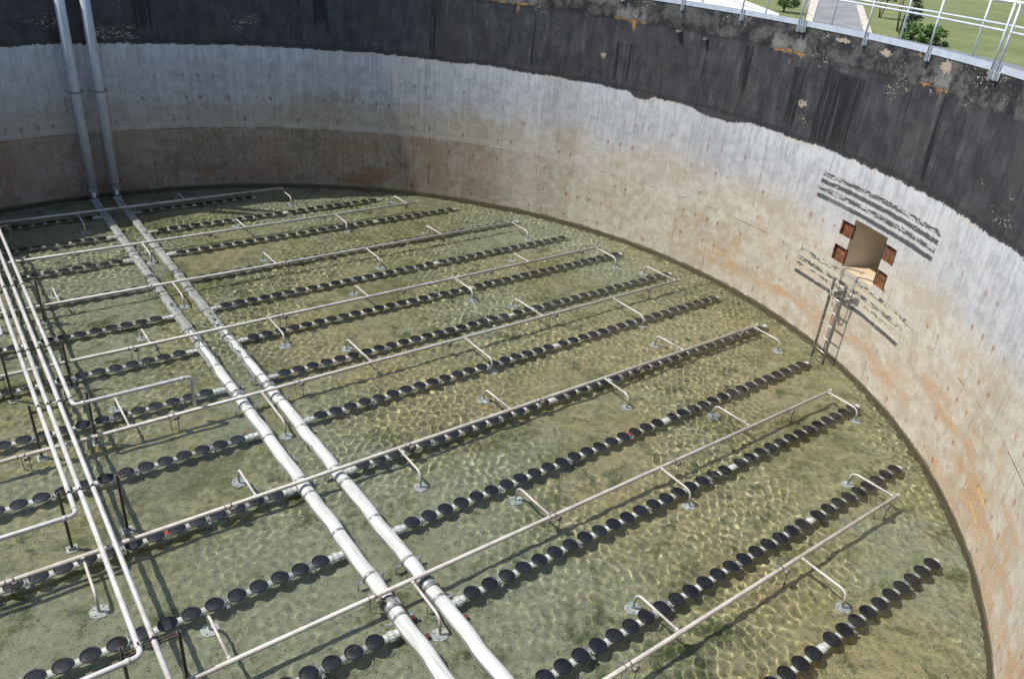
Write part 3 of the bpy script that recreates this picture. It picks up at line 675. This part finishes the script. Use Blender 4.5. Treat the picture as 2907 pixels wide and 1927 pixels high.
REND = [4.73, 6.80, 7.845, 8.554, 8.882, 9.264, 9.436, 9.43, 9.312, 8.929, 8.561, 7.818, 6.745]
GAP = {2: 4.79, 9: 5.146, 13: 4.79}
DZ = -.104
def row_z(y): return DZ - .030 * min(1, max(0, (y - 6.) / 5.))
PITCH = .178
for i in range(13):
    y = ROWY[i]; z = row_z(y); gp = GAP.get(i + 1, 6.036)
    xs = []; x = 2.832
    while x < REND[i] - .075:
        xs.append(x); x += .248 if abs(x - gp) < .05 else PITCH
    t = thing('diffuser_row', f'black disc row right of the white headers, {ORD[i]} from the far wall', 'diffuser row', (2.62 * U, y * U, z), 'diffuser rows')
    x0 = 2.62 * U
    m = MB(); m.tube([(.20, 0, 0), (REND[i] * U - x0 - .03, 0, 0)], .058, 18); m.build('pipe', MT['pvc'], t)
    child('union', union_me, t, (-.02, 0, 0))
    if i != 12: pass
    m = MB(); e = REND[i] * U - x0; m.tube([(e - .10, 0, 0), (e, 0, 0), (e + .015, 0, 0)], [.064, .064, .045], 18); m.build('end_cap', MT['pvc'], t)
    cz = math.atan2(0, 1)
    for k, x in enumerate(xs):
        dz = rnd.uniform(-.004, .004); child('disc', disc_me, t, (x * U - x0, rnd.uniform(-.004, .004), .066 + dz), rnd.uniform(0, 6.28), rnd.uniform(-.02, .02))
        if k % 5 == (1 + i) % 5 and k < len(xs) - 1 and abs(x - gp) > .05: child('strap', strap_me, t, ((x + PITCH / 2) * U - x0, 0, 0))
    if gp < REND[i] - .3: child('coupler', slip_me, t, ((gp + .124) * U - x0, 0, 0))
xleft = {0: .0, 1: -.2, 2: -.2, 3: -.25, 4: -.25, 5: -.3, 6: -.35, 7: -.4, 8: -.45, 9: -.4, 10: .1, 11: 1.0}
for i in range(12):
    y = ROWY[i] + (-.02 if i in (9, 10) else 0.); z = row_z(y)
    t = thing('diffuser_row', f'black disc row left of the white headers, {ORD[i]} from the far wall', 'diffuser row', (2.135 * U, y * U, z), 'diffuser rows')
    xe = (xleft[i] - .35) * U; x0 = 2.135 * U
    # stay inside the tank
    xe = max(xe, CX - math.sqrt(max(0, (R - .5) ** 2 - (y * U - CY) ** 2)))
    m = MB(); m.tube([(-.20, 0, 0), (xe - x0, 0, 0)], .058, 18); m.build('pipe', MT['pvc'], t)
    child('union', union_me, t, (.02, 0, 0), math.pi)
    x = 1.925; k = 0
    while x * U > xe + .15:
        child('disc', disc_me, t, (x * U - x0, rnd.uniform(-.004, .004), .066 + rnd.uniform(-.004, .004)), rnd.uniform(0, 6.28), rnd.uniform(-.02, .02))
        if k % 4 == (1 + i) % 2 + (i % 3): child('strap', strap_me, t, ((x - PITCH / 2) * U - x0, 0, 0))
        x -= PITCH; k += 1

# ---------------------------------------------------------------- long thin air pipes on bent legs
PZ = .150; PR = .034
AP = [(14.11, 5.35), (12.38, 7.30), (10.75, 8.40), (9.115, 9.05), (7.455, 9.29), (5.77, 9.12), (4.12, 8.49), (2.505, 7.27)]
AP = [(y * .9828, x * .9828) for y, x in AP]
LEG = {0: [('n', 1.81), ('f', 3.55), ('n', 5.30)],
       1: [('f', .55), ('n', 2.40), ('f', 4.03), ('n', 5.64), ('f', 7.10)],
       2: [('f', .98), ('n', 2.40), ('f', 3.91), ('n', 5.41), ('f', 6.85), ('n', 8.35)],
       3: [('n', .575), ('f', 1.69), ('n', 3.17), ('f', 4.63), ('n', 6.08), ('f', 7.51), ('n', 8.97)],
       4: [('n', -.35), ('f', 1.06), ('n', 2.44), ('f', 3.82), ('n', 5.17), ('f', 6.50), ('n', 7.83), ('f', 9.22)],
       5: [('n', .295), ('f', 1.76), ('n', 3.25), ('f', 4.70), ('n', 6.13), ('f', 7.58), ('n', 9.05)],
       6: [('f', .958), ('n', 2.46), ('f', 3.965), ('n', 5.43), ('f', 6.92), ('n', 8.43)],
       7: [('n', 2.5), ('f', 4.0), ('n', 5.60), ('f', 7.22)]}
LEG_D = {0: (.52, .5), 1: (.46, .53), 2: (.48, .56), 3: (.49, .46), 4: (.64, .69), 5: (.45, .51), 6: (.44, .53), 7: (.48, .50)}
CLS = [[2.4, 1.03, 3.79, 4.66], [5.35, 6.98, 3.38, 1.45], [4.02, 5.66, 7.42, 2.1, .54], [1.48, 3.33, 5.11, 6.67, 8.54, 0.1], [1.48, 2.86, 4.85, 8.49, 6.64, .11], [1.51, -.2, 3.36, 5.08, 6.64, 8.67], [2.11, 3.98, 5.61, 7.58, .5], [3.42, 5.29, 6.94, 1.9]]
XSTART = [-1.5, -1.6, -1.4, -1.1, -1.2, -1.2, -.9, .6]
def oct_plate(m, c, r, th):
    v = []
    for z in (0, th):
        for k in range(8):
            a = rad(22.5 + 45 * k); v.append((c[0] + r * math.cos(a), c[1] + r * math.sin(a), c[2] + z))
    m.add(v, [tuple(range(7, -1, -1)), tuple(range(8, 16))] + [(k, (k + 1) % 8, 8 + (k + 1) % 8, 8 + k) for k in range(8)])
    for k in range(4):
        a = rad(45 + 90 * k); m.tube([(c[0] + r * .68 * math.cos(a), c[1] + r * .68 * math.sin(a), c[2] + th), (c[0] + r * .68 * math.cos(a), c[1] + r * .68 * math.sin(a), c[2] + th + .03)], .010, 6)
for i, (y, xe) in enumerate(AP):
    yy = y * U; x0 = XSTART[i] * U
    x0 = max(x0, CX - math.sqrt((R - .6) ** 2 - (yy - CY) ** 2))
    t = thing('air_pipe', f'long thin pipe on bent legs just above the water, {ORD[i]} from the far wall', 'pipe', (x0, yy, PZ), 'thin air pipes across the tank')
    def L(p): return rel(t, p)
    m = MB(); m.tube([L((x0, yy, PZ)), L((xe * U, yy, PZ))], PR, 16); m.tube([L((xe * U, yy, PZ)), L((xe * U + .025, yy, PZ))], PR + .012, 16); m.build('pipe', MT['pipe'], t)
    for (s_, lx) in LEG[i]:
        sg, dd = (-1, LEG_D[i][0]) if s_ == 'n' else (1, LEG_D[i][1])
        dd *= rnd.uniform(.96, 1.04); X = lx * .984 * U; Y = yy + sg * dd * U
        if X < x0 + .1: continue
        m = MB(); m.tube([L(q) for q in bend([(X, yy + sg * (PR - .01), PZ), (X, Y, PZ - .015), (X, Y + sg * .01, FL + .02)], .14, 7)], .020, 12)
        m.tube([L((X, yy + sg * PR, PZ)), L((X, yy + sg * (PR + .05), PZ))], .026, 12)
        lg = m.build('leg', MT['pipe'], t)
        m = MB(); oct_plate(m, L((X, Y + sg * .01, FL)), .125, .02); m.build('base_plate', MT['galv'], lg)
    for cx_ in CLS[i]:
        X = cx_ * .99 * U
        if X < x0 + .1 or X > xe * U: continue
        m = MB(); m.tube([L((X - .013, yy, PZ)), L((X + .013, yy, PZ))], PR + .008, 14); m.tube([L((X - .10, yy, PZ)), L((X - .085, yy, PZ))], PR + .006, 14)
        m.box(L((X + .03, yy - .075, PZ - .02)), (.10, .05, .05)); m.box(L((X - .04, yy + .055, PZ + .01)), (.09, .04, .03))
        m.build('pipe_clamp', MT['dark_steel'], t)
        m = MB(); m.tube([L((X - .05, yy + .05, PZ)), L((X - .05, yy + .05, FL))], .007, 6); m.tube([L((X + .05, yy - .08, PZ)), L((X + .052, yy - .085, FL))], .007, 6)
        m.box(L((X + .05, yy - .08, PZ + .01)), (.03, .03, .05))
        m.build('threaded_rods', MT['dark_steel'], t)

# ---------------------------------------------------------------- raised pale supply pipes on strut frames
SZ = .47 * U; SR = .034
def supply(label, pts, r_=.10):
    x, y, z = pts[0]
    t = thing('supply_pipe', label, 'pipe', pts[0], 'raised pale supply pipes')
    m = MB(); m.tube([rel(t, q) for q in bend(pts, r_, 7)], SR, 16); m.build('pipe', MT['supply'], t)
    m = MB()
    for q in pts[1:-1]:
        q = Vector(q)
    for i in range(1, len(pts) - 1):
        for j in (i - 1, i + 1):
            d = (Vector(pts[j]) - Vector(pts[i])).normalized(); a = Vector(pts[i]) + d * .12; b_ = a + d * .05
            m.tube([rel(t, a), rel(t, b_)], SR + .007, 16)
    if len(pts) > 2: m.build('elbow_collar', MT['supply'], t)
    return t
YN, YF = 0.9 * U, 14.0 * U
XA, XB, XC, XD, XE = .322 * U, .402 * U, .500 * U, .600 * U, .226 * U
supply('raised pale pipe that elbows right and drops onto a thin pipe by the headers', [(XD, YF, SZ), (XD, 7.37 * U, SZ), (1.70 * U, 7.375 * U, SZ), (1.70 * U, 7.384 * U, PZ + .03)])
supply('rightmost raised pale pipe running on out of the bottom of the picture', [(XC, YF, SZ), (XC, YN, SZ)])
supply('raised pale pipe that elbows left at the very bottom left', [(XB, YF, SZ), (XB, 4.08 * U, SZ), (-1.6 * U, 4.08 * U, SZ)])
supply('raised pale pipe that elbows left halfway down the left side', [(XA, YF, SZ), (XA, 5.73 * U, SZ), (-1.9 * U, 5.73 * U, SZ)])
supply('leftmost raised pale pipe with its elbow at the left edge', [(XE, YF, SZ), (XE, 9.15 * U, SZ), (-2.2 * U, 9.15 * U, SZ)])
stands = [(12.70, .17, .74, 'pipe stand nearest the far wall in the shade'), (10.41, .17, .74, 'pipe stand under five pale pipes, second from the far wall'), (8.66, .165, .73, 'pipe stand beside the left edge, third from the far wall'),
          (7.477, .25, .74, 'pipe stand just beyond the pale pipe that elbows right'), (6.02, .25, .69, 'pipe stand just beyond the pale pipe that elbows left halfway down'), (4.17, .30, .66, 'pipe stand at the bottom left corner')]
for (y, xa, xb, lab) in stands:
    t = thing('pipe_stand', 'dark steel ' + lab, 'pipe stand', (xa * U, y * U, FL), 'dark steel pipe stands')
    def L(p): return rel(t, p)
    for x in (xa, xb):
        m = MB(); X = x * U; Y = y * U
        H = SZ + .08 - FL if not (y < 5 and x == xb) else SZ - FL - .03
        for s_ in (-1, 1): m.box(L((X + s_ * .019, Y, FL + H / 2)), (.004, .042, H))
        m.box(L((X, Y + .019, FL + H / 2)), (.034, .004, H)); m.box(L((X - .013, Y - .019, FL + H / 2)), (.008, .004, H)); m.box(L((X + .013, Y - .019, FL + H / 2)), (.008, .004, H))
        pst = m.build('post', MT['dark_steel'], t)
        m = MB(); m.box(L((X, Y, FL + .010)), (.16, .16, .014)); m.box(L((X, Y - .03, FL + .06)), (.10, .006, .09)); m.build('base_plate', MT['galv'], pst)
    m = MB(); W = (xb - xa) * U; xm = (xa + xb) / 2 * U
    for (dy, dz) in ((-.019, 0), (.019, 0)): m.box(L((xm, y * U + dy, SZ - SR - .030)), (W - .045, .005, .042))
    m.box(L((xm, y * U, SZ - SR - .052)), (W - .045, .034, .004))
    m.build('crossbar', MT['dark_steel'], t)
    for x in (XE, XA, XB, XC, XD):
        if x / U < xa + .02 or x / U > xb - .02: continue
        if x == XD and y < 7.3: continue
        if x == XA and y < 5.7: continue
        if x == XE and y < 9.1: continue
        m = MB(); m.tube([L((x, y * U - .016, SZ)), L((x, y * U + .016, SZ))], SR + .006, 16); m.box(L((x, y * U, SZ + SR + .016)), (.018, .030, .026)); m.build('pipe_clip', MT['black_bolt'], t)

# ---------------------------------------------------------------- ladder and ropes at the hatch
RL = 7.27 * U
tl_, tr_ = -21.0, -22.95
ld = thing('ladder', 'thin grey steel ladder standing in the water against the wall below the hatch', 'ladder', cyl((tl_ + tr_) / 2, RL, FL))
def LL(p): return rel(ld, p)
for tt in (tl_, tr_):
    m = MB(); m.box(LL(cyl(tt, RL, (FL + 1.87) / 2)), (.060, .024, 1.87 - FL), rad(-22)); m.build('rail', MT['ladder'], ld)
for k in range(-1, 6):
    z = .15 + .329 * k; m = MB(); m.tube([LL(cyl(tl_, RL, z)), LL(cyl(tr_, RL, z))], .013, 10); m.build('rung', MT['rung'], ld)
for (tt, tw, mt_) in ((tl_, -21.7, 'ladder'), (tr_, -23.6, 'ladder')):
    A = Vector(cyl(tt, RL + .02, 1.50)); B = Vector(cyl(tw, R - .012, 1.57)); d_ = B - A; n_ = d_.cross(Vector((0, 0, 1))).normalized() * .005
    m = MB(); q = [A + Vector((0, 0, -.035)), A + Vector((0, 0, .035)), B + Vector((0, 0, .075)), B + Vector((0, 0, -.075))]
    m.add([x_ + n_ for x_ in map(Vector, q)] + [x_ - n_ for x_ in map(Vector, q)], [(0, 1, 2, 3), (7, 6, 5, 4), (0, 4, 5, 1), (1, 5, 6, 2), (2, 6, 7, 3), (3, 7, 4, 0)])
    m = MB() if False else m
    br = MB(); br.add([rel(ld, v_) for v_ in m.v], m.f)
    br.box(LL(B + Vector((0, 0, 0))), (.012, .14, .15), rad(-22)); br.build('standoff_bracket', MT[mt_], ld)
def rope(label, pts, r_, mat):
    t = thing('rope', label, 'rope', pts[0]); m = MB(); m.tube([rel(t, q) for q in bend(pts, .10, 5)], r_, 8); m.build('strand', mat, t); return t
rope('pale doubled rope looped over the hatch sill and tied to the ladder top', [cyl(-22.0, R + .16, 2.085), cyl(-21.5, R + .26, 2.09), cyl(-20.7, R + .08, 2.09), cyl(-20.35, R - .03, 2.10), cyl(-20.32, R - .04, 1.95), cyl(-20.4, R - .05, 1.75), cyl(-21.0, RL - .03, 1.62), cyl(-21.5, RL - .04, 1.42), cyl(-22.3, RL - .03, 1.36), cyl(-22.6, RL + .12, 1.5), cyl(-22.6, R - .04, 1.90), cyl(-22.7, R - .03, 2.08), cyl(-22.9, R + .05, 2.08), cyl(-24.6, R + .35, 2.08)], .013, MT['rope'])
rope('second rope strand beside it, hanging down between the ladder rails', [cyl(-21.9, R + .28, 2.085), cyl(-21.0, R + .14, 2.085), cyl(-20.55, R - .02, 2.11), cyl(-20.5, R - .05, 1.9), cyl(-21.3, RL + .02, 1.65), cyl(-21.6, RL - .02, 1.42), cyl(-21.8, RL, 1.22), cyl(-21.7, RL - .03, 1.5), cyl(-21.2, RL - .035, 1.64), cyl(-21.0, RL - .04, 1.38)], .011, MT['rope'])
rope('thin grey cord hanging straight down behind the ladder into the water', [cyl(-20.95, R - .03, 1.55), cyl(-21.05, R - .05, .85), cyl(-21.15, R - .04, .4), cyl(-21.35, R - .03, -.3)], .010, MT['cord'])
# bits of red tape
def tape(label, p, d, rz):
    t = thing('tape_strip', label, 'tape', p); m = MB(); m.box((0, 0, 0), d, rz); m.box((.02, .03, -.01), (d[0] * .5, d[1], d[2]), rz + .8); m.build('strip', MT['red'], t)
tape('red tape tied at the first disc beside the left header', (2.02 * U, 6.745 * U + .08, -.01), (.12, .02, .004), .5)
tape('red tape round the white pipe between discs, middle right row', ((2.832 + PITCH * 15.5) * U, 4.745 * U, -.030), (.05, .09, .004), .1)
tape('red tape on the white pipe between discs at the lower left', ((1.925 - PITCH * 5.5) * U, 5.735 * U - .02, -.030), (.05, .08, .004), .1)

# ---------------------------------------------------------------- the water
def water():
    sp = .0265
    xs = np.arange(-3.6, CX + R + sp, sp); ys = np.arange(1.2, CY + R + sp, sp)
    X, Y = np.meshgrid(xs, ys); rng = np.random.default_rng(4); Z = np.zeros_like(X)
    W1 = np.zeros_like(X); W2 = np.zeros_like(X)
    def waves(lam, amp, n, seed, spread=None, main=0.):
        r = np.random.default_rng(seed); z = np.zeros_like(X)
        for k in range(n):
            t = r.uniform(0, 2 * np.pi) if spread is None else main + r.normal(0, spread)
            kk = 2 * np.pi / (lam * r.uniform(.72, 1.35)); z += np.sin(kk * (X * np.cos(t) + Y * np.sin(t)) + r.uniform(0, 6.28))
        return z * amp * np.sqrt(2. / n)
    big = waves(1.15, .0060, 12, 1)
    mid = waves(.46, .0050, 26, 2)
    fine = waves(.18, .0034, 44, 3)
    tiny = waves(.12, .0012, 40, 5)
    env = waves(4.0, 1., 10, 9)
    calm = 1 / (1 + np.exp(-((X - 1.6 * U) / 1.3 + (Y - 5.4 * U) / 3.6)))   # calmer towards the near left corner
    e = np.clip(.72 + .42 * env, .12, 1.6)
    Z = big * (.9 + .1 * calm) + mid * (.28 + .62 * calm) + fine * (.16 + .84 * calm) * e + tiny * (.05 + .95 * calm) * e
    ny, nx = X.shape; V = np.stack([X, Y, Z], -1).reshape(-1, 3)
    idx = np.arange(nx * ny).reshape(ny, nx)
    F = np.stack([idx[:-1, :-1], idx[:-1, 1:], idx[1:, 1:], idx[1:, :-1]], -1).reshape(-1, 4)
    cen = V[F[:, 0]]; F = F[(cen[:, 0] - CX) ** 2 + (cen[:, 1] - CY) ** 2 < (R + .06) ** 2]
    used = np.unique(F); mp = np.zeros(len(V), np.int64); mp[used] = np.arange(len(used)); V = V[used]; F = mp[F]
    me = bpy.data.meshes.new('water'); me.vertices.add(len(V)); me.vertices.foreach_set('co', V.astype(np.float32).ravel())
    me.loops.add(F.size); me.loops.foreach_set('vertex_index', F.astype(np.int32).ravel())
    me.polygons.add(len(F)); me.polygons.foreach_set('loop_start', np.arange(0, F.size, 4, dtype=np.int32))
    me.update(calc_edges=True); me.polygons.foreach_set('use_smooth', np.ones(len(F), bool)); me.materials.append(MT['water']); me.update()
    o = bpy.data.objects.new('water', me); COL.objects.link(o); structure(o); o.cycles.is_caustics_caster = True
    return o
wat = water()
# ---- remaining area of the tank (behind the camera side), same water, coarser
for o in sc.objects:
    if o.type == 'MESH' and o is not wat: o.cycles.is_caustics_receiver = True
